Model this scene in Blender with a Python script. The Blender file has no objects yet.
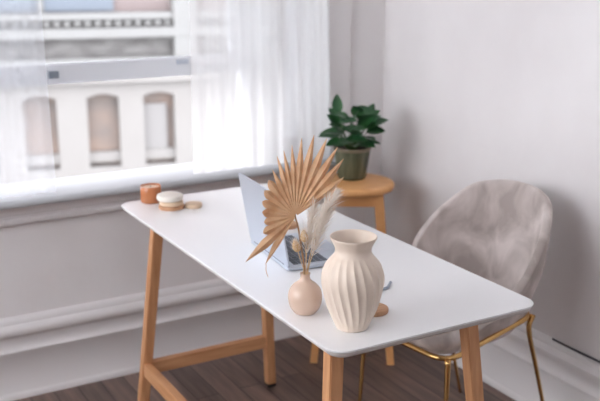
import bpy, bmesh, math, random
from mathutils import Vector, Matrix
random.seed(11)
sc = bpy.context.scene
col = sc.collection
pi = math.pi

# ------------------------------------------------------------------ materials
def mat(name, color=(.8, .8, .8), rough=.5, metal=0., spec=.5, **kw):
    m = bpy.data.materials.new(name); m.use_nodes = True
    b = m.node_tree.nodes['Principled BSDF']
    b.inputs['Base Color'].default_value = (*color, 1)
    b.inputs['Roughness'].default_value = rough
    b.inputs['Metallic'].default_value = metal
    b.inputs['Specular IOR Level'].default_value = spec
    for k, v in kw.items():
        b.inputs[k.replace('_', ' ')].default_value = v
    return m

def bsdf(m): return m.node_tree.nodes['Principled BSDF']

def noise_color(m, c1, c2, scale=(1, 1, 1), nscale=5., detail=4., lo=.35, hi=.65, distortion=0., bump=0., bdist=.002, coords='Object'):
    nt = m.node_tree; N = nt.nodes; Lk = nt.links
    tc = N.new('ShaderNodeTexCoord'); mp = N.new('ShaderNodeMapping')
    mp.inputs['Scale'].default_value = scale
    nz = N.new('ShaderNodeTexNoise'); nz.inputs['Scale'].default_value = nscale
    nz.inputs['Detail'].default_value = detail; nz.inputs['Distortion'].default_value = distortion
    cr = N.new('ShaderNodeValToRGB')
    cr.color_ramp.elements[0].position = lo; cr.color_ramp.elements[0].color = (*c1, 1)
    cr.color_ramp.elements[1].position = hi; cr.color_ramp.elements[1].color = (*c2, 1)
    Lk.new(tc.outputs[coords], mp.inputs['Vector']); Lk.new(mp.outputs['Vector'], nz.inputs['Vector'])
    Lk.new(nz.outputs['Fac'], cr.inputs['Fac']); Lk.new(cr.outputs['Color'], bsdf(m).inputs['Base Color'])
    if bump:
        bp = N.new('ShaderNodeBump'); bp.inputs['Strength'].default_value = bump; bp.inputs['Distance'].default_value = bdist
        Lk.new(nz.outputs['Fac'], bp.inputs['Height']); Lk.new(bp.outputs['Normal'], bsdf(m).inputs['Normal'])
    return m

M = {}
M['plaster'] = noise_color(mat('white_plaster', rough=.75, spec=.25), (.79, .755, .755), (.83, .80, .80), nscale=3, bump=.35, bdist=.012)
M['trim'] = mat('white_gloss_trim', (.76, .73, .73), .42)
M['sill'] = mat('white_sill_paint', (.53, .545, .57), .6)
M['sash'] = mat('white_sash_paint', (.80, .82, .86), .45)
M['ceiling'] = mat('ceiling_paint', (.92, .91, .90), .9)
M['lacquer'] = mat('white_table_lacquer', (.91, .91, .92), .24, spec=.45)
M['lacquer_edge'] = mat('shaded_table_edge', (.68, .64, .62), .55)  # greyer than the top: shade below the lip is put into the colour
M['wood'] = noise_color(mat('light_beech', rough=.5, spec=.35), (.53, .245, .110), (.68, .365, .185), scale=(22, 22, 1.4), nscale=3.2, lo=.3, hi=.7)
M['bar_wood'] = noise_color(mat('light_beech_bar', rough=.45, spec=.4), (.53, .245, .110), (.68, .365, .185), scale=(1.6, 10, 22), nscale=3.2, lo=.3, hi=.7)
M['rail_wood'] = noise_color(mat('light_beech_rail', rough=.45, spec=.4), (.53, .245, .110), (.68, .365, .185), scale=(22, 1.6, 22), nscale=3.2, lo=.3, hi=.7)
M['stool_wood'] = noise_color(mat('orange_pine', rough=.4, spec=.45), (.70, .34, .13), (.82, .44, .185), scale=(5, 16, 4), nscale=3, lo=.3, hi=.7)
M['coaster_wood'] = noise_color(mat('brown_coaster_wood', rough=.5), (.46, .24, .13), (.60, .34, .19), scale=(6, 40, 6), nscale=3)
M['beige_wood'] = mat('pale_beige_wood', (.70, .52, .36), .5)
M['cream'] = mat('cream_disc', (.86, .80, .72), .55)
M['rubber'] = mat('black_rubber', (.02, .02, .02), .6)
M['ceramic'] = mat('matte_cream_ceramic', (.83, .70, .59), .42, spec=.4)
M['ceramic_blush'] = mat('blush_satin_ceramic', (.70, .52, .41), .27, spec=.5, Coat_Weight=.25, Coat_Roughness=.25)
M['brass'] = mat('polished_brass', (.70, .43, .17), .16, 1.)
M['aluminium'] = mat('silver_aluminium', (.62, .67, .75), .38, .75)
M['keys'] = mat('dark_keys', (.13, .15, .19), .45)
M['screen'] = mat('dark_screen', (.02, .022, .03), .12)
M['amber'] = mat('amber_glass', (.72, .27, .11), .12, spec=.6, Transmission_Weight=.35)
M['wax'] = mat('pale_wax', (.88, .68, .54), .5)
M['pot'] = noise_color(mat('olive_glazed_pot', rough=.25, spec=.5), (.07, .076, .045), (.16, .165, .105), scale=(30, 30, 1.2), nscale=1.0, lo=.35, hi=.7)
M['potrim'] = mat('olive_glazed_rim', (.17, .13, .08), .35)
M['soil'] = mat('dark_soil', (.03, .022, .015), .9)
M['leaf'] = noise_color(mat('glossy_green_leaf', rough=.28, spec=.5), (.014, .060, .024), (.045, .150, .045), nscale=9)
M['stemgreen'] = mat('green_stem', (.05, .12, .03), .5)
M['metalgrey'] = mat('grey_metal', (.30, .34, .40), .4, .8)
M['cable'] = mat('dark_cable', (.06, .055, .06), .5)
M['tan_fluff'] = mat('tan_seed_head', (.72, .50, .28), .8)
M['grass_stem'] = mat('dried_stem', (.68, .48, .26), .6)

# crushed velvet
m = mat('crushed_taupe_velvet', rough=.75, spec=.15, Sheen_Weight=.75, Sheen_Roughness=.35)
bsdf(m).inputs['Sheen Tint'].default_value = (.95, .88, .84, 1)
noise_color(m, (.40, .34, .315), (.76, .68, .65), scale=(1, 1, .7), nscale=10., detail=6., lo=.36, hi=.68, distortion=.6, bump=.15, bdist=.004)
M['velvet'] = m
M['piping'] = mat('taupe_piping', (.40, .34, .31), .7, Sheen_Weight=.5)

# dried palm, slightly translucent
m = mat('dried_palm', rough=.6, spec=.25); noise_color(m, (.76, .46, .26), (.90, .64, .41), scale=(3, 3, 3), nscale=14)
nt = m.node_tree; tr = nt.nodes.new('ShaderNodeBsdfTranslucent'); tr.inputs['Color'].default_value = (.78, .50, .27, 1)
mx = nt.nodes.new('ShaderNodeMixShader'); mx.inputs['Fac'].default_value = .3
out = nt.nodes['Material Output']
nt.links.new(bsdf(m).outputs[0], mx.inputs[1]); nt.links.new(tr.outputs[0], mx.inputs[2]); nt.links.new(mx.outputs[0], out.inputs['Surface'])
M['palm'] = m
m = mat('white_dried_plume', (.92, .86, .80), .8, spec=.1)
nt = m.node_tree; tr = nt.nodes.new('ShaderNodeBsdfTranslucent'); tr.inputs['Color'].default_value = (.92, .86, .80, 1)
mx = nt.nodes.new('ShaderNodeMixShader'); mx.inputs['Fac'].default_value = .45
nt.links.new(bsdf(m).outputs[0], mx.inputs[1]); nt.links.new(tr.outputs[0], mx.inputs[2]); nt.links.new(mx.outputs[0], nt.nodes['Material Output'].inputs['Surface'])
M['plume'] = m

def sheer(name, transp, color):
    m = bpy.data.materials.new(name); m.use_nodes = True; nt = m.node_tree; N = nt.nodes
    N.remove(N['Principled BSDF']); out = N['Material Output']
    tp = N.new('ShaderNodeBsdfTransparent'); tl = N.new('ShaderNodeBsdfTranslucent'); df = N.new('ShaderNodeBsdfDiffuse')
    tl.inputs['Color'].default_value = (*color, 1); df.inputs['Color'].default_value = (*color, 1)
    a = N.new('ShaderNodeMixShader'); a.inputs['Fac'].default_value = .3
    b = N.new('ShaderNodeMixShader'); b.inputs['Fac'].default_value = 1 - transp
    nt.links.new(tl.outputs[0], a.inputs[1]); nt.links.new(df.outputs[0], a.inputs[2])
    nt.links.new(tp.outputs[0], b.inputs[1]); nt.links.new(a.outputs[0], b.inputs[2]); nt.links.new(b.outputs[0], out.inputs['Surface'])
    return m
M['sheer'] = sheer('sheer_white_voile', .30, (.92, .91, .90))
# the cloth is gathered into denser layers towards its right end
nt = M['sheer'].node_tree; N = nt.nodes
tc = N.new('ShaderNodeTexCoord'); sx_ = N.new('ShaderNodeSeparateXYZ'); mr = N.new('ShaderNodeMapRange')
mr.inputs['From Min'].default_value = .44; mr.inputs['From Max'].default_value = .66
mr.inputs['To Min'].default_value = .68; mr.inputs['To Max'].default_value = .92
mixn = [n for n in N if n.type == 'MIX_SHADER' and not n.inputs['Fac'].is_linked and abs(n.inputs['Fac'].default_value-.70) < .01][0]
nt.links.new(tc.outputs['Object'], sx_.inputs[0]); nt.links.new(sx_.outputs['X'], mr.inputs['Value']); nt.links.new(mr.outputs[0], mixn.inputs['Fac'])
M['sheer_thin'] = sheer('thin_white_voile', .64, (.80, .82, .86))

m = bpy.data.materials.new('window_glass'); m.use_nodes = True; nt = m.node_tree; N = nt.nodes; N.remove(N['Principled BSDF'])
tp = N.new('ShaderNodeBsdfTransparent'); tp.inputs['Color'].default_value = (.95, .97, .98, 1)
gl = N.new('ShaderNodeBsdfGlossy'); gl.inputs['Roughness'].default_value = .02
fr = N.new('ShaderNodeFresnel'); fr.inputs['IOR'].default_value = 1.3
mx = N.new('ShaderNodeMixShader'); nt.links.new(fr.outputs[0], mx.inputs['Fac'])
nt.links.new(tp.outputs[0], mx.inputs[1]); nt.links.new(gl.outputs[0], mx.inputs[2]); nt.links.new(mx.outputs[0], N['Material Output'].inputs['Surface'])
M['glass'] = m

# floor planks running along y
m = mat('dark_walnut_planks', rough=.42, spec=.4); nt = m.node_tree; N = nt.nodes; Lk = nt.links
tc = N.new('ShaderNodeTexCoord'); mp = N.new('ShaderNodeMapping'); mp.inputs['Rotation'].default_value = (0, 0, pi/2)
br = N.new('ShaderNodeTexBrick'); br.inputs['Scale'].default_value = 1.; br.inputs['Brick Width'].default_value = 1.3
br.inputs['Row Height'].default_value = .085; br.inputs['Mortar Size'].default_value = .0018; br.offset = .37
br.inputs['Color1'].default_value = (.12, .085, .072, 1); br.inputs['Color2'].default_value = (.20, .140, .118, 1); br.inputs['Mortar'].default_value = (.02, .014, .012, 1)
nz = N.new('ShaderNodeTexNoise'); nz.inputs['Scale'].default_value = 3; nz.inputs['Detail'].default_value = 6
mp2 = N.new('ShaderNodeMapping'); mp2.inputs['Scale'].default_value = (14, 1.2, 1)
mix = N.new('ShaderNodeMix'); mix.data_type = 'RGBA'; mix.blend_type = 'MULTIPLY'; mix.inputs['Factor'].default_value = .75
rp = N.new('ShaderNodeValToRGB'); rp.color_ramp.elements[0].position = .3; rp.color_ramp.elements[0].color = (.55, .5, .5, 1)
rp.color_ramp.elements[1].position = .7; rp.color_ramp.elements[1].color = (1.4, 1.3, 1.25, 1)
Lk.new(tc.outputs['Object'], mp.inputs['Vector']); Lk.new(mp.outputs[0], br.inputs['Vector'])
Lk.new(tc.outputs['Object'], mp2.inputs['Vector']); Lk.new(mp2.outputs[0], nz.inputs['Vector']); Lk.new(nz.outputs['Fac'], rp.inputs['Fac'])
Lk.new(br.outputs['Color'], mix.inputs['A']); Lk.new(rp.outputs['Color'], mix.inputs['B']); Lk.new(mix.outputs['Result'], bsdf(m).inputs['Base Color'])
M['floor'] = m

# street side
M['facade'] = noise_color(mat('cream_painted_stone', rough=.85), (.196, .184, .176), (.205, .194, .186), nscale=.8)
M['facade_grey'] = noise_color(mat('grey_band_dentil_shade', rough=.8), (.088, .078, .074), (.160, .146, .140), scale=(1.2, 1, 3), nscale=1.4, detail=5)
M['pink_brick'] = mat('pink_brick', (.175, .133, .127), .85)
M['blue_pane'] = mat('blue_grey_pane', (.10, .112, .137), .3)
M['room_dark'] = noise_color(mat('shop_interior', rough=.6), (.125, .105, .096), (.20, .14, .112), scale=(.6, 1, 1), nscale=.9)
M['asphalt'] = mat('grey_asphalt', (.16, .16, .165), .9)
M['blind'] = mat('white_blind', (.20, .19, .187), .8)

# ------------------------------------------------------------------ mesh helpers
def tag(o, label=None, cat=None, group=None, kind=None):
    if label: o['label'] = label
    if cat: o['category'] = cat
    if group: o['group'] = group
    if kind: o['kind'] = kind
    return o

def empty(name, loc=(0, 0, 0), rz=0., parent=None):
    o = bpy.data.objects.new(name, None); col.objects.link(o); o.location = loc; o.rotation_euler = (0, 0, rz)
    o.empty_display_size = .05
    if parent: o.parent = parent
    return o

def link(name, bm, m, parent=None, smooth=None, loc=None):
    me = bpy.data.meshes.new(name)
    bmesh.ops.recalc_face_normals(bm, faces=bm.faces)
    bm.to_mesh(me); bm.free()
    me.materials.append(M[m] if isinstance(m, str) else m)
    if smooth is not None:
        for p in me.polygons: p.use_smooth = True
        if smooth < 180: me.set_sharp_from_angle(angle=math.radians(smooth))
    o = bpy.data.objects.new(name, me); col.objects.link(o)
    if parent: o.parent = parent
    if loc: o.location = loc
    return o

def box(bm, x0, x1, y0, y1, z0, z1, bev=0.):
    r = bmesh.ops.create_cube(bm, size=1.)
    for v in r['verts']:
        v.co = Vector((x0 + (v.co.x + .5)*(x1-x0), y0 + (v.co.y + .5)*(y1-y0), z0 + (v.co.z + .5)*(z1-z0)))
    if bev:
        es = list({e for v in r['verts'] for e in v.link_edges})
        bmesh.ops.bevel(bm, geom=es, offset=bev, segments=2, affect='EDGES', profile=.6)
    return bm

def B(*a, **k): return box(bmesh.new(), *a, **k)

def prism(poly, ax, a, b, bm=None):
    """extrude 2D polygon along axis ax from a to b; poly coords are the other two axes in order"""
    bm = bm or bmesh.new()
    def p3(p, t):
        return {'x': (t, p[0], p[1]), 'y': (p[0], t, p[1]), 'z': (p[0], p[1], t)}[ax]
    A = [bm.verts.new(p3(p, a)) for p in poly]; Bv = [bm.verts.new(p3(p, b)) for p in poly]
    n = len(poly)
    bm.faces.new(A); bm.faces.new(Bv[::-1])
    for i in range(n): bm.faces.new((A[i], A[(i+1) % n], Bv[(i+1) % n], Bv[i]))
    return bm

def lathe(prof, seg=48, bm=None, fn=None, cx=0, cy=0):
    bm = bm or bmesh.new(); rings = []
    for j, (r, z) in enumerate(prof):
        if r < 1e-6: rings.append([bm.verts.new((cx, cy, z))]); continue
        ring = []
        for i in range(seg):
            a = 2*pi*i/seg; rr = r*(fn(a, z, j) if fn else 1)
            ring.append(bm.verts.new((cx + rr*math.cos(a), cy + rr*math.sin(a), z)))
        rings.append(ring)
    for k in range(len(rings)-1):
        A, Bq = rings[k], rings[k+1]
        for i in range(seg):
            j = (i+1) % seg
            if len(A) == 1 and len(Bq) == 1: continue
            if len(A) == 1: bm.faces.new((A[0], Bq[j], Bq[i]))
            elif len(Bq) == 1: bm.faces.new((A[i], A[j], Bq[0]))
            else: bm.faces.new((A[i], A[j], Bq[j], Bq[i]))
    return bm

def smoothpath(pts, n=8, closed=False):
    P = [Vector(p) for p in pts]; N = len(P); out = []
    rng = range(N) if closed else range(N-1)
    for i in rng:
        p1, p2 = P[i], P[(i+1) % N]
        p0 = P[(i-1) % N] if (closed or i > 0) else p1*2-p2
        p3 = P[(i+2) % N] if (closed or i+2 < N) else p2*2-p1
        for k in range(n):
            t = k/n
            out.append(.5*((2*p1) + (p2-p0)*t + (2*p0-5*p1+4*p2-p3)*t*t + (3*p1-p0-3*p2+p3)*t**3))
    if not closed: out.append(P[-1])
    return out

def tube(pts, rad, seg=10, bm=None, closed=False):
    bm = bm or bmesh.new(); P = [Vector(p) for p in pts]; n = len(P); rings = []
    R = rad if isinstance(rad, (list, tuple)) else [rad]*n
    up = None
    for i in range(n):
        if closed: t = P[(i+1) % n]-P[i-1]
        else: t = P[min(i+1, n-1)]-P[max(i-1, 0)]
        t.normalize()
        if up is None:
            up = Vector((0, 0, 1)) if abs(t.z) < .9 else Vector((1, 0, 0))
        s = t.cross(up).normalized(); up = s.cross(t).normalized()
        rings.append([bm.verts.new(P[i] + (s*math.cos(2*pi*k/seg) + up*math.sin(2*pi*k/seg))*R[i]) for k in range(seg)])
    for i in range(n if closed else n-1):
        A, Bq = rings[i], rings[(i+1) % n]
        for k in range(seg):
            j = (k+1) % seg; bm.faces.new((A[k], A[j], Bq[j], Bq[k]))
    if not closed:
        bm.faces.new(rings[0][::-1]); bm.faces.new(rings[-1])
    return bm

def rrect(x0, x1, y0, y1, r, n=8):
    pts = []
    for cx, cy, a0 in ((x1-r, y1-r, 0), (x0+r, y1-r, 90), (x0+r, y0+r, 180), (x1-r, y0+r, 270)):
        for k in range(n+1):
            a = math.radians(a0 + 90*k/n); pts.append((cx + r*math.cos(a), cy + r*math.sin(a)))
    return pts

def slab(layers, bm=None):
    """stack of equal-length 2D outlines [(outline, z), ...] -> closed solid"""
    bm = bm or bmesh.new(); rings = [[bm.verts.new((p[0], p[1], z)) for p in o] for o, z in layers]
    n = len(rings[0]); bm.faces.new(rings[0][::-1]); bm.faces.new(rings[-1])
    for A, Bq in zip(rings, rings[1:]):
        for i in range(n): bm.faces.new((A[i], A[(i+1) % n], Bq[(i+1) % n], Bq[i]))
    return bm

def sheared(a, b, hx, hy, hx2=None, hy2=None):
    hx2 = hx2 or hx; hy2 = hy2 or hy
    bm = bmesh.new()
    q = ((-1, -1), (1, -1), (1, 1), (-1, 1))
    A = [bm.verts.new((a[0]+s*hx, a[1]+t*hy, a[2])) for s, t in q]
    Bq = [bm.verts.new((b[0]+s*hx2, b[1]+t*hy2, b[2])) for s, t in q]
    bm.faces.new(A); bm.faces.new(Bq[::-1])
    for i in range(4): bm.faces.new((A[i], A[(i+1) % 4], Bq[(i+1) % 4], Bq[i]))
    bmesh.ops.recalc_face_normals(bm, faces=bm.faces)
    bmesh.ops.bevel(bm, geom=[e for e in bm.edges if abs(e.verts[0].co.z-e.verts[1].co.z) > .02], offset=.0025, segments=2, affect='EDGES')
    return bm

# ------------------------------------------------------------------ camera
cam = bpy.data.cameras.new('camera'); camo = bpy.data.objects.new('camera', cam); col.objects.link(camo)
ya, pa, ra = .5191335, .2645203, .0011763
f = Vector((math.sin(ya)*math.cos(pa), math.cos(ya)*math.cos(pa), -math.sin(pa)))
rt = Vector((math.cos(ya), -math.sin(ya), 0)); up = rt.cross(f)
r2 = rt*math.cos(ra) + up*math.sin(ra); u2 = up*math.cos(ra) - rt*math.sin(ra)
Cpos = Vector((-.9046, -1.4639, 1.5370))
mt = Matrix((r2, u2, -f)).transposed().to_4x4(); mt.translation = Cpos
camo.matrix_world = mt
cam.sensor_width = 36; cam.lens = 55.342
cam.dof.use_dof = True; cam.dof.focus_distance = 1.99; cam.dof.aperture_fstop = 4.2
cam.clip_start = .05; cam.clip_end = 200
sc.camera = camo
CR = Vector((rt.x, rt.y, 0)); CF = Vector((f.x, f.y, 0)).normalized()   # horizontal right / away directions of the viewer

# ------------------------------------------------------------------ room shell
YW, XR = 1.640, 1.262           # wall planes
XL, YB, ZC = -2.4, -3.6, 2.62
def S(name, bm, m, smooth=None, parent=None, loc=None):
    o = link(name, bm, m, parent, smooth, loc); o['kind'] = 'structure'; return o
S('floor', B(XL, XR+.2, YB-.2, YW+.3, -.12, 0), 'floor')
S('ceiling', B(XL, XR+.2, YB-.2, YW+.3, ZC, ZC+.12), 'ceiling')
wx0, wx1, wz0, wz1 = -.80, .975, .690, 2.38
wm = .672   # left face of the mullion
bm = B(XL, XR+.2, YW, YW+.3, 0, wz0)
box(bm, XL, wx0, YW, YW+.3, wz0, ZC); box(bm, wx1, XR+.2, YW, YW+.3, wz0, ZC); box(bm, wx0, wx1, YW, YW+.3, wz1, ZC)
S('wall_back', bm, 'plaster')
S('wall_right', B(XR, XR+.2, YB-.2, YW, 0, ZC), 'plaster')
bm = B(XL, -.85, YB-.2, YB, 0, ZC); box(bm, -.2, XR, YB-.2, YB, 0, ZC); box(bm, -.85, -.2, YB-.2, YB, 0, 1.45); box(bm, -.85, -.2, YB-.2, YB, 2.40, ZC)  # small opening behind the camera, added for fill light
S('wall_front', bm, 'plaster')

bm = B(XL-.2, XL, YB-.2, -.75, 0, ZC); box(bm, XL-.2, XL, -.75, YW+.3, 0, .85); box(bm, XL-.2, XL, -.75, YW+.3, 2.50, ZC); box(bm, XL-.2, XL, 1.50, YW+.3, .85, 2.50)  # opening is out of view, added and sized for daylight from the left
S('wall_left', bm, 'plaster')
# moulded baseboards: flat board, bead, cove and cap
bprof = [(0, 0), (.030, 0), (.030, .012), (.024, .022), (.021, .026), (.021, .166), (.026, .172), (.026, .180), (.018, .188), (.013, .200),
         (.013, .226), (.017, .234), (.030, .240), (.034, .250), (.034, .262), (.026, .272), (.018, .278), (.016, .290), (.008, .300), (0, .302)]
S('baseboard_back', prism([(YW-d, z) for d, z in bprof], 'x', XL, XR), 'trim', 40)
S('baseboard_right', prism([(XR-d, z*.925) for d, z in bprof], 'y', YB, YW-.03), 'trim', 40)

# window sill (stool) and moulded apron
sp = [(1.555, .713), (1.546, .717), (1.543, .727), (1.546, .737), (1.555, .741), (1.785, .741), (1.785, .7125)]
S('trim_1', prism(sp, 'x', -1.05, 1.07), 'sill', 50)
ap = [(YW, .713), (YW-.052, .713), (YW-.050, .704), (YW-.036, .694), (YW-.032, .686), (YW-.032, .676), (YW-.026, .670), (YW-.026, .660), (YW-.034, .655), (YW-.034, .645), (YW-.026, .637), (YW-.012, .634), (YW, .634)]
S('trim_2', prism(ap, 'x', -1.0, 1.03), 'trim', 40)
# casing boards round the opening
bm = B(wx0-.11, wx0-.005, YW-.022, YW-.001, .741, wz1+.11, bev=.004); box(bm, wx1+.005, wx1+.11, YW-.022, YW-.001, .741, wz1+.11, bev=.004)
box(bm, wx0-.005, wx1+.005, YW-.022, YW-.001, wz1+.005, wz1+.11, bev=.004)
S('trim_3', bm, 'trim')

# double-hung window, lower sash raised
W = empty('window_1', (0, YW, .741)); W['kind'] = 'structure'
def wl(name, x0, x1, y0, y1, z0, z1, m='sash', bev=.003, parent=W):
    p = parent
    bm = B(x0, x1, y0-YW, y1-YW, z0-.741, z1-.741, bev=bev)
    o = link(name, bm, m, p); o['kind'] = 'structure'; return o
wl('jamb', wx0, wx0+.03, YW+.02, YW+.26, .742, wz1); wl('jamb', wx1-.03, wx1, YW+.02, YW+.26, .742, wz1)
wl('head', wx0+.03, wx1-.03, YW+.02, YW+.26, wz1-.04, wz1)
wl('mullion', wm, wm+.050, YW+.05, YW+.165, .742, wz1-.04)
wl('added_side_light', wm+.051, wx1-.031, YW+.150, YW+.156, .80, wz1-.09, m='glass', bev=0)  # side pane is added behind the curtain to backlight it
wl('side_rail', wm+.051, wx1-.031, YW+.13, YW+.17, .742, .80); wl('side_rail', wm+.051, wx1-.031, YW+.13, YW+.17, wz1-.09, wz1-.041)
ys = 1.752
def sash(name, zb, zt, y):
    s = empty(name, (0, y-YW, zb-.741), 0, W); s['kind'] = 'structure'
    a, b2 = wx0+.032, wm-.002
    def p(nm, *q, m='sash', bev=.004):
        o = link(nm, B(*q, bev=bev), m, s); o['kind'] = 'structure'; return o
    h = zt-zb
    p('bottom_rail', a, b2, -.02, .02, 0, .068); p('top_rail', a, b2, -.02, .02, h-.05, h)
    p('stile', a, a+.045, -.02, .02, .068, h-.05); p('stile', b2-.045, b2, -.02, .02, .068, h-.05)
    p('pane', a+.045, b2-.045, -.003, .003, .068, h-.05, m='glass', bev=0)
    return s, p
s1, p1 = sash('lower_sash', 1.088, 1.80, ys)
p1('lift', -.080, -.045, -.034, -.0195, .022, .046, m='metalgrey', bev=.003)
p1('lift', .395, .440, -.028, -.0195, .044, .060, m='aluminium', bev=.002)
sash('upper_sash', 1.72, wz1-.045, ys+.05)

# ------------------------------------------------------------------ curtains
def curtain(name, edges, zb, zt, folds, amp, y0, m, label, seed):
    rnd = random.Random(seed); nx, nz = 220, 24; bm = bmesh.new(); g = []
    ph = [rnd.uniform(0, 2*pi) for _ in range(4)]
    for j in range(nz+1):
        v = j/nz; z = zb + (zt-zb)*v; xa, xb = edges(v); row = []
        for i in range(nx+1):
            u = i/nx
            y = y0 + amp*(math.sin(2*pi*folds*u + ph[0] + .7*math.sin(5*u+ph[1])) * (.65+.35*math.sin(9*u+ph[2])) + .25*math.sin(2*pi*folds*2.3*u+ph[3]))*(1-.25*v) + .004*math.sin(7*v+6*u)
            row.append(bm.verts.new((xa + (xb-xa)*u, y, z)))
        g.append(row)
    for j in range(nz):
        for i in range(nx): bm.faces.new((g[j][i], g[j][i+1], g[j+1][i+1], g[j+1][i]))
    o = link(name, bm, m, None, 180)
    return o
c = curtain('curtain', lambda v: (.392+.01*v, .985-.055*v), .744, ZC-.001, 6, .0075, 1.588, 'sheer', '', 3)
tag(c, 'sheer white curtain on the right of the window, behind the potted plant', 'curtain')
c = curtain('curtain', lambda v: (-.78, -.118-.02*v), .744, ZC-.001, 6, .011, 1.588, 'sheer_thin', '', 5)
tag(c, 'thin sheer white curtain at the left edge of the window', 'curtain')

# ------------------------------------------------------------------ building across the street
bld = empty('building', (7.8, 26, 0), math.radians(-14))
tag(bld, 'cream building with arched windows and cornices across the street', 'building')
bays = [-3.65, -1.87, 0., 1.72]; hw = .48; zsp, zap = -2.83, -2.71
zb, zt = -5.02, -2.35
U0, U1 = -22., 22.
bm = bmesh.new()
xs = [U0] + sum([[c-hw, c+hw] for c in bays], []) + [U1]
for i in range(0, len(xs), 2): box(bm, xs[i], xs[i+1], 0, .6, -12, zt)
for c in bays:
    box(bm, c-hw, c+hw, 0, .6, -12, zb)
    arc = [(c-hw + 2*hw*k/12, zsp + (zap-zsp)*math.sin(pi*k/12)) for k in range(13)]
    prism(arc + [(c+hw, zt), (c-hw, zt)], 'y', 0, .6, bm)
link('lower_wall', bm, 'facade', bld)
for k, c in enumerate(bays):
    wn = link('window', B(c-hw, c+hw, .42, .50, zb, zap), 'room_dark', bld)
    link('sill_rail', B(c-hw, c+hw, .18, .42, -4.88, -4.57), 'facade', wn)
    if k == 3: link('blind', B(c-hw, c+.26, .28, .36, -4.57, -3.12), 'blind', wn)
link('lower_ledge', B(U0, U1, -.25, .6, -2.35, -1.62), 'facade', bld)
link('grey_band', B(U0, U1, .25, .6, -1.62, -1.0), 'facade_grey', bld)
link('middle_cornice', B(U0, U1, -.20, .6, -1.0, -.72), 'facade', bld)
link('dentil_band', B(U0, U1, .16, .6, -.72, -.46), 'facade_grey', bld)  # grey stands in for the shadow behind the dentils
k = 0; uu = -4.
while uu < 2.3:
    link('dentil', B(uu, uu+.17, .02, .16, -.66, -.50), 'facade', bld); uu += .30
link('upper_cornice', B(U0, U1, -.10, .6, -.46, -.28), 'facade', bld)
link('pier', B(2.25, 2.95, -.18, .6, -1.62, .10, bev=.02), 'facade', bld)
link('brick_wall', B(U0, U1, .5, .9, -.28, 40.), 'pink_brick', bld)  # height out of view is raised to block skylight at the window
link('roof_cornice', B(U0, U1, .1, .9, 40., 40.6), 'facade', bld)
for a, b2 in ((-1.55, .50), (-5.2, -1.72)):
    link('upper_window', B(a, b2, .40, .50, -.24, 2.2), 'blue_pane', bld)
link('pier', B(-1.72, -1.57, .30, .50, -.28, 2.4), 'facade', bld)

S('street_ground', B(-60, 60, YW+2, 60, -12.4, -12.), 'asphalt')  # unseen ground, added to cut the skylight coming from below
# ------------------------------------------------------------------ desk
TH = .74; TL, TW = 1.34, .572
desk = empty('desk', (TW/2, TL/2, 0))
tag(desk, 'white rounded desk on splayed wooden legs by the window', 'desk')
ox, oy = -TW/2, -TL/2
def D(name, bm, m, smooth=None, parent=None):
    for v in bm.verts: v.co.x += ox; v.co.y += oy
    return link(name, bm, m, parent or desk, smooth)
rr_ = lambda i, r: rrect(.019+i, TW+.017-i, .009+i, TL+.012-i, r-i)
tt = D('tabletop', slab([(rr_(.004, .045), TH-.0069), (rr_(.0006, .045), TH-.0050), (rr_(0, .045), TH-.0035), (rr_(0, .045), TH-.0012), (rr_(.0012, .045), TH)]), 'lacquer', 35)
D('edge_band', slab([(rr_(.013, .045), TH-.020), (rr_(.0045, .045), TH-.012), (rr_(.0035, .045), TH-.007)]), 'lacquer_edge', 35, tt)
tx, ty, sx, sy = .099, .139, .0605, .069
def legpt(i, j, z):
    t = (TH-.02-z)/(TH-.02)
    X = tx-sx*t if i == 0 else TW-tx+sx*t
    Y = ty-sy*t if j == 0 else TL-ty+sy*t
    return Vector((X, Y, z))
lh = .0175
for i in (0, 1):
    for j in (0, 1):
        lg = D('leg', sheared(legpt(i, j, .012), legpt(i, j, TH-.0201), lh*.92, lh*.92, lh, lh), 'wood')
        D('foot_pad', sheared(legpt(i, j, 0), legpt(i, j, .0119), lh*.85, lh*.85), 'rubber', parent=lg)
zc = .188
for j in (0, 1):
    a, b2 = legpt(0, j, zc), legpt(1, j, zc)
    D('crossbar', B(a.x+lh*.9, b2.x-lh*.9, a.y-.012, a.y+.012, zc-.022, zc+.022, bev=.002), 'bar_wood')
a, b2 = legpt(0, 0, zc), legpt(0, 1, zc)
D('side_rail', B(a.x-.0135, a.x+.0135, a.y+lh*.9, b2.y-lh*.9, zc-.022, zc+.022, bev=.002), 'rail_wood')

# ------------------------------------------------------------------ laptop
lang = math.atan2(-.1, .995)
lap = empty('laptop', (.2050-.0, .762, TH), lang)       # local x: towards the sitter, local y: -y runs to the near hinge end
tag(lap, 'open silver laptop on the desk behind the palm leaf', 'laptop')
LWd, LD = .272, .192
base = link('base', slab([(rrect(.004, LD-.004, -LWd+.004, -.004, .010), .0015), (rrect(0, LD, -LWd, 0, .012), .004), (rrect(0, LD, -LWd, 0, .012), .0115), (rrect(.001, LD-.001, -LWd+.001, -.001, .012), .0125)]), 'aluminium', lap, 35)
bm = bmesh.new()
for r in range(6):
    n = 14 if r < 5 else 9
    for k in range(n):
        y0 = -LWd+.016 + k*.240/n; x0 = .024 + r*.0165
        box(bm, x0, x0+.0140, y0+.001, y0+.240/n-.0015, .0125, .0137)
link('keyboard', bm, 'keys', base)
link('trackpad', slab([(rrect(.128, .184, -.186, -.086, .004), .0126), (rrect(.128, .184, -.186, -.086, .004), .0130)]), 'aluminium', base)
fo = link('foot', B(.01, .02, -LWd+.02, -.02, 0, .0016), 'rubber', base)
lidE = bmesh.new()
slab([(rrect(0, .199, -LWd, 0, .010), .0), (rrect(0, .199, -LWd, 0, .010), .0045)], lidE)
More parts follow.
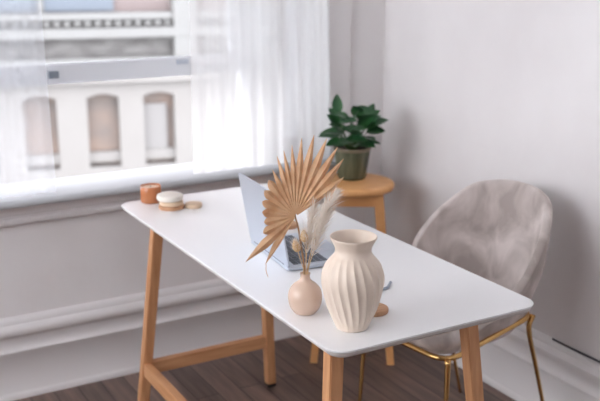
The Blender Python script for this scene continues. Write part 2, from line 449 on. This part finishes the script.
lid = link('lid', lidE, 'aluminium', lap, 35)
# lid local: x up along lid, y along the hinge, +z faces the sitter
th = math.radians(10)
lx = Vector((-math.sin(th), 0, math.cos(th))); lz = Vector((math.cos(th), 0, math.sin(th))); lz = -lz; ly = lz.cross(lx)
lm = Matrix((lx, ly, lz)).transposed().to_4x4(); lm.translation = Vector((.006, 0, .0128)); lid.matrix_local = lm
link('screen', B(.012, .190, -LWd+.008, -.008, -.0006, .0), 'screen', lid)
link('hinge', tube([(.004, -LWd+.03, .012), (.004, -.03, .012)], .0035, 8), 'keys', lap, 40)

# ------------------------------------------------------------------ fluted vase
vz = empty('vase', (.1280, .1128, TH)); tag(vz, 'large cream vase with swirling ribs and wide mouth on the desk', 'vase')
prof = [(0, .0012), (.020, 0), (.0320, 0), (.0350, .0015), (.0370, .006)]
ctrl = [(.0385, .010), (.0440, .022), (.0545, .047), (.0615, .072), (.0668, .095), (.0682, .111), (.0668, .127), (.0605, .145), (.0505, .159), (.0425, .168), (.0398, .175), (.0396, .182), (.0425, .191), (.0468, .199), (.0500, .2045)]
prof += [(p.x, p.y) for p in smoothpath([(a, b2, 0) for a, b2 in ctrl], 6)]
prof += [(.0510, .2075), (.0505, .2090), (.0490, .2088), (.0470, .2060)]
prof += [(.0430, .196), (.0375, .185), (.0355, .176), (.0390, .164), (.0500, .148), (.0585, .132), (.0590, .115), (.0500, .080), (.0330, .030), (.020, .010), (0, .008)]
iout = 5 + 14*6 + 1
def flute(a, z, j):
    if j >= iout or z < .002: return 1
    w = min(1, max(0, (z-.002)/.03)) * min(1, max(0, (.171-z)/.022))
    return 1 + w*(.010 - .046*abs(math.sin(11*(a + 2.2*(z-.1))))**.85)
link('body', lathe(prof, 264, fn=flute), 'ceramic', vz, 60)

# ------------------------------------------------------------------ bud vase
bv = empty('bud_vase', (.0815, .2380, TH)); tag(bv, 'small round blush bud vase holding the dried palm leaf', 'vase')
pts = [(0, .001), (.021, .0), (.0240, .001)]
pts += [(p.x, p.y) for p in smoothpath([(.0268, .004, 0), (.0345, .015, 0), (.0385, .030, 0), (.0392, .042, 0), (.0355, .056, 0), (.0275, .067, 0), (.0175, .0745, 0), (.0125, .080, 0), (.0108, .087, 0), (.0118, .0935, 0)], 5)]
pts += [(.0120, .0948), (.0108, .0950), (.0085, .090), (.0085, .078), (.022, .066), (.034, .045), (.028, .02), (0, .006)]
link('body', lathe(pts, 64), 'ceramic_blush', bv, 60)

# ------------------------------------------------------------------ dried palm leaf
hub = Vector((.0575, .2390, .9710))
pn = Vector((-.296, -.924, .243)).normalized()
pr = Vector((0, 0, 1)).cross(pn).normalized(); pu = pn.cross(pr)
palm = empty('palm_leaf', (.0820, .2380, TH+.015)); tag(palm, 'dried tan fan palm leaf standing in the small round vase', 'palm leaf')
P0 = palm.location.copy()
tips = [(35.5, .1390, 1), (46.8, .1670, 1), (55.4, .1802, 1), (64.8, .1867, 1), (73.9, .1850, 1), (82.2, .1740, 1), (89.6, .1570, 1), (97.0, .1470, 1), (104., .1390, 1),
        (113.5, .1150, 1), (125., .1010, 2), (139., .0915, 2), (154., .0835, 2), (170., .0775, 2), (187., .0740, 2), (203., .0830, 2), (217.5, .1500, 3), (233.5, .1260, 3)]
bm = bmesh.new()
def pp(ang, r, h):
    a = math.radians(ang)
    bowl = .16*(r/.18)**2*.10 + .010*math.cos(2*a)*(r/.15)
    return hub + pr*(r*math.cos(a)) + pu*(r*math.sin(a)) + pn*(h + bowl) - P0
bounds = [tips[0][0]-5] + [(tips[i][0]+tips[i+1][0])/2 for i in range(len(tips)-1)] + [tips[-1][0]+4]
for i, (an, Lr, kd) in enumerate(tips):
    lo, hi = bounds[i], bounds[i+1]
    join = {0: .80, 1: .66, 2: .86, 3: .58}[kd]
    rows = []
    ts = [0.03, .12, .25, .4, .52, .62, .70, .78, .85, .91, .96, 1.0]
    for t in ts:
        r = Lr*t
        if t <= join: w = 1.
        elif kd == 2: w = max(0, 1-((t-join)/(1-join))**1.5)**.8
        else: w = max(0., (1-(t-join)/(1-join)))**.9
        if t == 1.: w = .02
        c = an
        rj = min(1, (Lr*join)/max(r, 1e-5))
        wl_, wh_ = (c-lo)*w*(rj if t > join else 1), (hi-c)*w*(rj if t > join else 1)
        fold = math.radians((wl_+wh_)/2)*r*.80
        curl = -.010*max(0, t-.7)/.3 if kd in (0, 1) else (.004*max(0, t-.7)/.3)
        rows.append([pp(c-wl_, r, -fold*.5+curl), pp(c-wl_*.5, r, 0+curl), pp(c, r, fold*.5+curl), pp(c+wh_*.5, r, 0+curl), pp(c+wh_, r, -fold*.5+curl)])
    V = [[bm.verts.new(p) for p in row] for row in rows]
    for A, Bq in zip(V, V[1:]):
        for k in range(4): bm.faces.new((A[k], A[k+1], Bq[k+1], Bq[k]))
# thin thread hanging from the lowest tip
link('thread', tube(smoothpath([pp(234.5, .124, 0), pp(237.5, .136, 0), pp(242, .147, 0)], 4), [.0008]*8+[.0004], 5), 'palm', palm)
bmesh.ops.remove_doubles(bm, verts=bm.verts, dist=.00015)
bl = link('blade', bm, 'palm', palm)
sol = bl.modifiers.new('thick', 'SOLIDIFY'); sol.thickness = .0009; sol.offset = 0
stem_pts = [P0-P0, Vector((.0800, .2390, .840))-P0, Vector((.073, .240, .895))-P0, Vector((.064, .2395, .945))-P0, hub-pn*.004-P0, pp(95, .05, -.006)]
sp_ = smoothpath(stem_pts, 6)
link('stem', tube(sp_, [.0027 - .0010*k/len(sp_) for k in range(len(sp_))], 8), mat('brown_palm_stem', (.40, .24, .13), .6), palm, 60)

# ------------------------------------------------------------------ dried grasses in the bud vase
def plume(name, pts, rad, n, label, seed, group=None):
    rnd = random.Random(seed)
    root = empty(name, pts[0]); o0 = Vector(pts[0])
    path = smoothpath([Vector(p)-o0 for p in pts], 10); L = len(path)
    link('stem', tube(path, [.0011]*L, 6), 'grass_stem', root, 60)
    bm = bmesh.new(); st = int(L*.42)
    for k in range(n):
        t = rnd.random(); i = st + int(t*(L-1-st)); p = path[i]
        tg = (path[min(i+1, L-1)]-path[max(i-1, 0)]).normalized()
        rd = Vector((rnd.uniform(-1, 1), rnd.uniform(-1, 1), rnd.uniform(-.6, .6))); rd = (rd - tg*rd.dot(tg)).normalized()
        ln = rad*rnd.uniform(.55, 1.15)*(.35+.65*math.sin(pi*min(1, .15+.85*t))+.1)
        w = rnd.uniform(.0004, .0010); sd = tg.cross(rd)*w
        q1 = p + tg*ln*.55 + rd*ln*.35; q2 = p + tg*ln*1.05 + rd*ln*.62 + Vector((0, 0, -.15*ln))
        a, b2, c2, d2, e2 = [bm.verts.new(x) for x in (p-sd, p+sd, q1+sd*1.2, q1-sd*1.2, q2)]
        bm.faces.new((a, b2, c2, d2)); bm.faces.new((d2, c2, e2))
    link('plume', bm, 'plume', root)
    tag(root, label, 'dried grass', group, 'thing')
v0 = Vector((.0815, .2380, TH+.012)); mo = Vector((.0820, .2370, .836))
plume('pampas_grass', [v0, mo+Vector((.003, -.001, 0)), (.095, .219, .920), (.115, .207, .980), (.138, .196, 1.026)], .042, 420, 'tallest feathery white pampas stem leaning right in the small vase', 1)
plume('pampas_grass', [v0+Vector((.004, 0, 0)), mo+Vector((.004, -.003, .0)), (.092, .216, .895), (.105, .208, .950), (.115, .200, .992)], .040, 360, 'shorter white pampas stem in front of the tall one, nearest the large vase', 2)
plume('pampas_grass', [v0+Vector((0, .004, 0)), mo+Vector((.001, .003, 0)), (.084, .232, .900), (.094, .232, .955), (.103, .232, 1.000)], .042, 340, 'white pampas stem just right of the palm stalk, close behind it', 4)

def tail(name, pts, rx, rz, label, seed):
    rnd = random.Random(seed); root = empty(name, pts[0]); o0 = Vector(pts[0])
    path = smoothpath([Vector(p)-o0 for p in pts], 8); e = path[-1]; d = (path[-1]-path[-3]).normalized()
    link('stem', tube(path, [.0008]*len(path), 6), 'grass_stem', root, 60)
    q = Vector((0, 0, 1)).rotation_difference(d).to_matrix()
    bm = bmesh.new(); bmesh.ops.create_icosphere(bm, subdivisions=3, radius=1.)
    for v in bm.verts:
        c3 = v.co.copy(); s = 1+.05*math.sin(17*c3.x+11*c3.z)*math.cos(13*c3.y)
        v.co = e + q @ Vector((c3.x*rx*s*(1-.25*c3.z), c3.y*rx*s*(1-.25*c3.z), (c3.z*.95+.7)*rz))
    hd = link('seed_head', bm, 'tan_fluff', root, 180)
    bm = bmesh.new()
    for k in range(520):
        z = rnd.uniform(-1, 1); a = rnd.uniform(0, 2*pi); rr = math.sqrt(1-z*z)
        p = e + q @ Vector((rr*math.cos(a)*rx, rr*math.sin(a)*rx, (z+.7)*rz))
        dr = (q @ Vector((rr*math.cos(a), rr*math.sin(a), .9))).normalized()
        sd = dr.cross(Vector((0, 0, 1))).normalized()*.0003; ln = rnd.uniform(.004, .011)
        bm.faces.new([bm.verts.new(x) for x in (p-sd, p+sd, p+dr*ln)])
    link('fluff', bm, 'plume', hd)
    tag(root, label, 'dried grass', None, 'thing')
tail('bunny_tail_grass', [v0+Vector((-.003, .001, 0)), mo+Vector((-.004, .002, 0)), (.070, .232, .858), (.0615, .2375, .892)], .0085, .0150, 'lower tan bunny tail seed head left of the palm stalk', 6)
tail('bunny_tail_grass', [v0+Vector((-.001, -.003, 0)), mo+Vector((-.001, -.003, 0)), (.0765, .2265, .880), (.0745, .229, .915)], .0080, .0150, 'higher tan bunny tail seed head right of the palm stalk', 7)

# ------------------------------------------------------------------ small things on the desk
def disc(r, z0, z1, b=.002, n=48):
    return lathe([(0, z0), (r-b, z0), (r-b*.3, z0+b*.3), (r, z0+b), (r, z1-b), (r-b*.3, z1-b*.3), (r-b, z1), (0, z1)], n)
cj = empty('candle', (.121, 1.316, TH)); tag(cj, 'amber glass candle jar at the far left corner of the desk', 'candle')
link('jar', lathe([(0, 0), (.029, 0), (.033, .003), (.034, .010), (.034, .054), (.033, .056), (.031, .054), (.031, .012), (0, .010)], 48), 'amber', cj, 40)
link('wax', lathe([(0, .0101), (.0308, .0121), (.0308, .050), (0, .049)], 40), 'wax', cj, 40)
link('wick', tube([(0, 0, .049), (.001, 0, .056)], .0008, 6), 'rubber', cj)

st0 = (.151, 1.212)
o = link('round_coaster', disc(.041, 0, .0125, .003), 'coaster_wood', None, 40, (*st0, TH)); tag(o, 'brown wooden coaster at the bottom of the stack beside the candle', 'coaster')
o = link('round_coaster', disc(.038, 0, .0150, .005), 'beige_wood', None, 40, (st0[0]-.001, st0[1], TH+.0126)); tag(o, 'pale beige wooden coaster in the middle of the stack beside the candle', 'coaster')
o = link('round_coaster', disc(.0425, 0, .0190, .007), 'cream', None, 40, (st0[0]-.004, st0[1]+.003, TH+.0277)); tag(o, 'thick cream round coaster on top of the stack beside the candle', 'coaster')
o = link('round_coaster', disc(.028, 0, .014, .003), 'beige_wood', None, 40, (.217, 1.190, TH)); tag(o, 'small pale wooden disc lying alone right of the coaster stack', 'coaster')
o = link('round_coaster', disc(.034, 0, .012, .003), 'coaster_wood', None, 40, (.372, .850, TH)); tag(o, 'brown wooden coaster lying behind the open laptop, partly seen past the palm stalk', 'coaster')
o = link('round_coaster', disc(.034, 0, .0115, .003), 'coaster_wood', None, 40, (.219, .163, TH)); tag(o, 'wooden coaster half hidden behind the large cream vase', 'coaster')
bm = tube(smoothpath([(.300, .262, .006), (.326, .268, .006), (.336, .273, .006), (.360, .296, .006)], 6), [.0035]*19, 8)
for v in bm.verts: v.co -= Vector((.33, .275, 0))
o = link('bent_clip', bm, 'metalgrey', None, 60, (.33, .275, TH-.0025)); tag(o, 'small bent grey metal piece lying on the desk right of the large vase', 'clip')

# ------------------------------------------------------------------ stool
sc0 = Vector((.967, 1.390, 0)); sang = math.atan2(-.545, .839)
stool = empty('stool', sc0, sang); tag(stool, 'round wooden stool in the corner carrying the potted plant', 'stool')
SH = .692
link('seat', lathe([(0, SH-.030), (.138, SH-.030), (.147, SH-.025), (.150, SH-.016), (.149, SH-.007), (.143, SH-.001), (.12, SH), (0, SH)], 64), 'stool_wood', stool, 50)
hx, hy, tx_ = .148, .128, .088
for s in (-1, 1):
    for t in (-1, 1):
        link('leg', sheared((s*hx, t*hy, 0), (s*tx_, t*tx_*.9, SH-.0301), .0145, .0145, .0185, .0185), 'stool_wood', stool)
def slp(s, t, z):
    k = z/(SH-.03); return Vector((s*(hx+(tx_-hx)*k), t*(hy+(tx_*.9-hy)*k), z))
for t in (-1, 1):
    a, b2 = slp(-1, t, SH-.055), slp(1, t, SH-.055)
    link('apron', B(a.x+.017, b2.x-.017, a.y-.010, a.y+.010, SH-.078, SH-.0302, bev=.002), 'stool_wood', stool)
    a, b2 = slp(-1, t, .435), slp(1, t, .435)
    link('stretcher', B(a.x+.015, b2.x-.015, a.y-.011, a.y+.011, .420, .448, bev=.003), 'stool_wood', stool)
for s in (-1, 1):
    a, b2 = slp(s, -1, SH-.055), slp(s, 1, SH-.055)
    link('apron', B(a.x-.010, a.x+.010, a.y+.017, b2.y-.017, SH-.078, SH-.0302, bev=.002), 'stool_wood', stool)
    a, b2 = slp(s, -1, .33), slp(s, 1, .33)
    link('stretcher', B(a.x-.011, a.x+.011, a.y+.015, b2.y-.015, .316, .344, bev=.003), 'stool_wood', stool)

# ------------------------------------------------------------------ potted plant
pc = Vector((.982, 1.436, SH))
plant = empty('potted_plant', pc); tag(plant, 'leafy green plant in an olive glazed pot on the stool', 'plant')
link('pot', lathe([(0, 0), (.046, 0), (.051, .002), (.055, .012), (.0695, .104), (.0700, .112), (.0670, .112), (.0630, .095), (0, .093)], 48), 'pot', plant, 50)
link('pot_rim', lathe([(.0670, .1121), (.0720, .1121), (.0735, .115), (.0735, .122), (.0720, .125), (.0685, .125), (.0670, .122)], 48), 'potrim', plant, 50).data
bm = lathe([(0, .0945), (.0640, .0965), (.0640, .112), (0, .115)], 24); link('soil', bm, 'soil', plant)
def leaf_bm(ln, wd, fold=.35, droop=.25):
    bm = bmesh.new(); rows = []
    for k in range(11):
        t = k/10; w = wd*.5*(math.sin(pi*t**.85)**.75)*(1-.15*t) if 0 < t < 1 else .0004
        zc_ = -droop*ln*t*t
        rows.append([bm.verts.new((t*ln, s*w, zc_ + abs(s)*w*fold + .04*w*math.sin(9*t+s))) for s in (-1, -.5, 0, .5, 1)])
    for A, Bq in zip(rows, rows[1:]):
        for k in range(4): bm.faces.new((A[k], A[k+1], Bq[k+1], Bq[k]))
    return bm
lmesh = {}
for nm, (ln, wd, fo_, dr) in dict(a=(.085, .054, .30, .20), b=(.072, .046, .38, .1), c=(.095, .058, .25, .3)).items():
    o = link('tmp', leaf_bm(ln, wd, fo_, dr), 'leaf', None, 180); lmesh[nm] = o.data; bpy.data.objects.remove(o)
rnd = random.Random(21)
PX = .00377   # metres per pixel of the picture at the plant's distance
# (base offset right, up ; direction right, up, towards viewer ; depth ; kind) from the rim centre
lv = [(-14, 37, -.15, 1, .1, .01, 'b'), (-16, 27, .75, .35, .5, .03, 'a'), (-8, 17, -.95, .30, .35, .03, 'c'), (-10, 20, -.8, .55, .6, .04, 'b'),
      (-4, 19, .6, .5, .9, .05, 'a'), (0, 37, .9, .15, .4, -.01, 'a'), (6, 24, .75, .75, .2, .0, 'c'), (11, 22, .8, .55, .3, .02, 'c'),
      (14, 17, 1, .15, .25, .0, 'b'), (8, 14, .6, .2, .9, .05, 'a'), (-2, 9, -.5, .35, .9, .05, 'c'), (-8, 8, -.8, .15, .6, .04, 'a'),
      (4, 8, .7, .1, .7, .04, 'a'), (-12, 13, -1, .15, .2, .0, 'a'), (8, 28, -.3, .8, .4, -.02, 'a'), (0, 24, .2, .9, .5, .0, 'b'),
      (-12, 26, -.5, .6, -.3, -.03, 'b'), (15, 27, .3, .8, -.2, -.03, 'b'), (0, 12, .2, .5, -1, -.05, 'a'), (-8, 14, -.5, .5, -.8, -.05, 'c'),
      (8, 16, .5, .6, -.8, -.05, 'c'), (2, 14, .1, .7, 1, .04, 'a'), (10, 6, .9, .15, .4, .02, 'b'), (-2, 5, .2, .25, 1, .05, 'b'),
      (-13, 20, -.45, .8, .45, .02, 'a'), (15, 21, .35, .75, .5, .02, 'a'), (-14, 6, -.5, .2, .8, .0, 'b'), (-6, 12, .9, .2, .6, .05, 'a'),
      (12, 10, -.8, .3, .5, .04, 'a'), (-2, 29, -.6, .5, .5, .02, 'a'), (6, 18, -.9, .35, .4, .03, 'b')]
zr = .116
for (dx, dz, r1, u1, t1, dep, kd) in lv:
    b = CR*(dx*PX) + Vector((0, 0, zr + dz*PX)) - CF*dep
    X = (CR*r1 + Vector((0, 0, u1)) - CF*t1).normalized()
    nrm = (Vector((rnd.uniform(-.4, .4), rnd.uniform(-.4, .4), 1)) - CF*.55)
    Y = nrm.cross(X).normalized(); Z = X.cross(Y)
    o = bpy.data.objects.new('leaf', lmesh[kd]); col.objects.link(o); o.parent = plant
    mm = Matrix((X, Y, Z)).transposed().to_4x4(); mm.translation = b; o.matrix_local = mm
    s0 = Vector((b.x*.25, b.y*.25, .113)); md = (s0+b)/2 + Vector((b.x*.15, b.y*.15, .012))
    link('stem', tube(smoothpath([s0, md, b + X*.004], 4), .0018, 6), 'stemgreen', plant, 60)

# ------------------------------------------------------------------ velvet chair
cc = Vector((.847, .654, 0)); can = math.radians(8)
# local axes: x = towards far side (s), y = towards back (b)
chair = empty('dining_chair', cc, 0); 
chair.rotation_euler = (0, 0, math.atan2(.990, -.139) - 0)   # local x -> s direction
tag(chair, 'taupe velvet tub chair with slim brass legs pulled up to the desk', 'chair')
# with local x = s = (-.139,.990), local y = rot90 = (-.990,-.139) = forward
def L3(s, b, z): return Vector((s-.006, -b, z))
def plan(u):                     # u in [-1,1] -> rim plan point, a U shape
    A, Bk, b0, fr = .230, .245, .055, -.13
    th = u*1.0
    if abs(u) <= .74:
        a = u/.74*pi/2; e = 2/2.25
        return (A*math.copysign(abs(math.sin(a))**e, a), b0 + Bk*abs(math.cos(a))**e)
    k = (abs(u)-.74)/.26
    return (math.copysign(A*(1-.05*k*k), u), b0 + (fr-b0)*k)
NU, NV = 72, 14
bm = bmesh.new(); G = []
zbot = .402
rim_pts = []
for i in range(NU+1):
    u = -1 + 2*i/NU; s, b = plan(u)
    rz = .515 + .98*b if b > -.0 else .515 + .45*b
    rz = rz - .10*max(0, b-.235)**1*0
    rz = min(rz, .835 - .25*(s/.24)**2*.1)
    rz -= 1.1*max(0, b-.25)**1*.35
    rz += .026*math.sin(pi*min(1, max(0, b/.30))) + .010*max(0, min(1, b/.3)) + .020*max(0, (b-.19)/.11)
    row = []
    for j in range(NV+1):
        t = j/NV; z = zbot + (rz-zbot)*t
        k = .68 + .32*min(1, max(0, (z-zbot))/.20)**.85
        kb = .62 + .38*min(1, max(0, (z-zbot))/.40)**.75
        row.append(bm.verts.new(L3(s*k, b*(kb if b > 0 else 1), z)))
    G.append(row); rim_pts.append(row[-1].co.copy())
for i in range(NU):
    for j in range(NV): bm.faces.new((G[i][j], G[i+1][j], G[i+1][j+1], G[i][j+1]))
back = link('backrest', bm, 'velvet', chair, 180)
so = back.modifiers.new('thick', 'SOLIDIFY'); so.thickness = .028; so.offset = 0
sb = back.modifiers.new('soft', 'SUBSURF'); sb.levels = 1; sb.render_levels = 2
def sq(hx_, b0, b1, r): return rrect(-hx_, hx_, -b1, -b0, r, 6)
bm = slab([(sq(.120, -.165, .120, .07), .386), (sq(.150, -.195, .140, .07), .393), (sq(.166, -.212, .155, .07), .412), (sq(.184, -.228, .180, .08), .435), (sq(.190, -.234, .205, .08), .462), (sq(.178, -.222, .205, .08), .478), (sq(.150, -.19, .18, .08), .484)])
seat = link('seat', bm, 'velvet', chair, 180)
# brass frame: loop under the seat rising slightly to the back, four tapering legs
XO = -.008
lp = [(x+XO, y) for x, y in rrect(-.188, .188, -.176, .222, .062, 8)]
def fz(y): return .405 + .135*max(0, .2-y)
link('frame', tube([(x, y, fz(y)) for x, y in lp], .0085, 10, closed=True), 'brass', chair, 180)
for s in (-1, 1):
    p = [(s*.178+XO, .200, .403), (s*.182+XO, .204, .28), (s*.192+XO, .212, .0)]
    lg = smoothpath(p, 8); link('leg', tube(lg, [.0095-.004*k/(len(lg)-1) for k in range(len(lg))], 10), 'brass', chair, 180)
    p = [(s*.183+XO, -.168, .452), (s*.181+XO, -.157, .402), (s*.186+XO, -.200, .265), (s*.196+XO, -.283, .0)]
    lg = smoothpath(p, 8); link('leg', tube(lg, [.0095-.004*k/(len(lg)-1) for k in range(len(lg))], 10), 'brass', chair, 180)

# ------------------------------------------------------------------ cable along the right baseboard
cb = [(XR-.012, .600, .2826), (XR-.014, .50, .2826), (XR-.012, .3, .2826), (XR-.013, .0, .2826), (XR-.012, -.5, .2826)]
o = link('cable', tube(smoothpath(cb, 8), .0035, 8), 'cable', None, 60); tag(o, 'thin dark cable lying along the top of the right baseboard', 'cable')

# ------------------------------------------------------------------ light
w = bpy.data.worlds.new('sky'); sc.world = w; w.use_nodes = True
bg = w.node_tree.nodes['Background']; bg.inputs['Color'].default_value = (.93, .95, 1., 1); bg.inputs['Strength'].default_value = 2.6
sc.view_settings.view_transform = 'Standard'; sc.view_settings.look = 'None'; sc.view_settings.gamma = 1
sc.view_settings.use_curve_mapping = False
sc.view_settings.exposure = 1.31
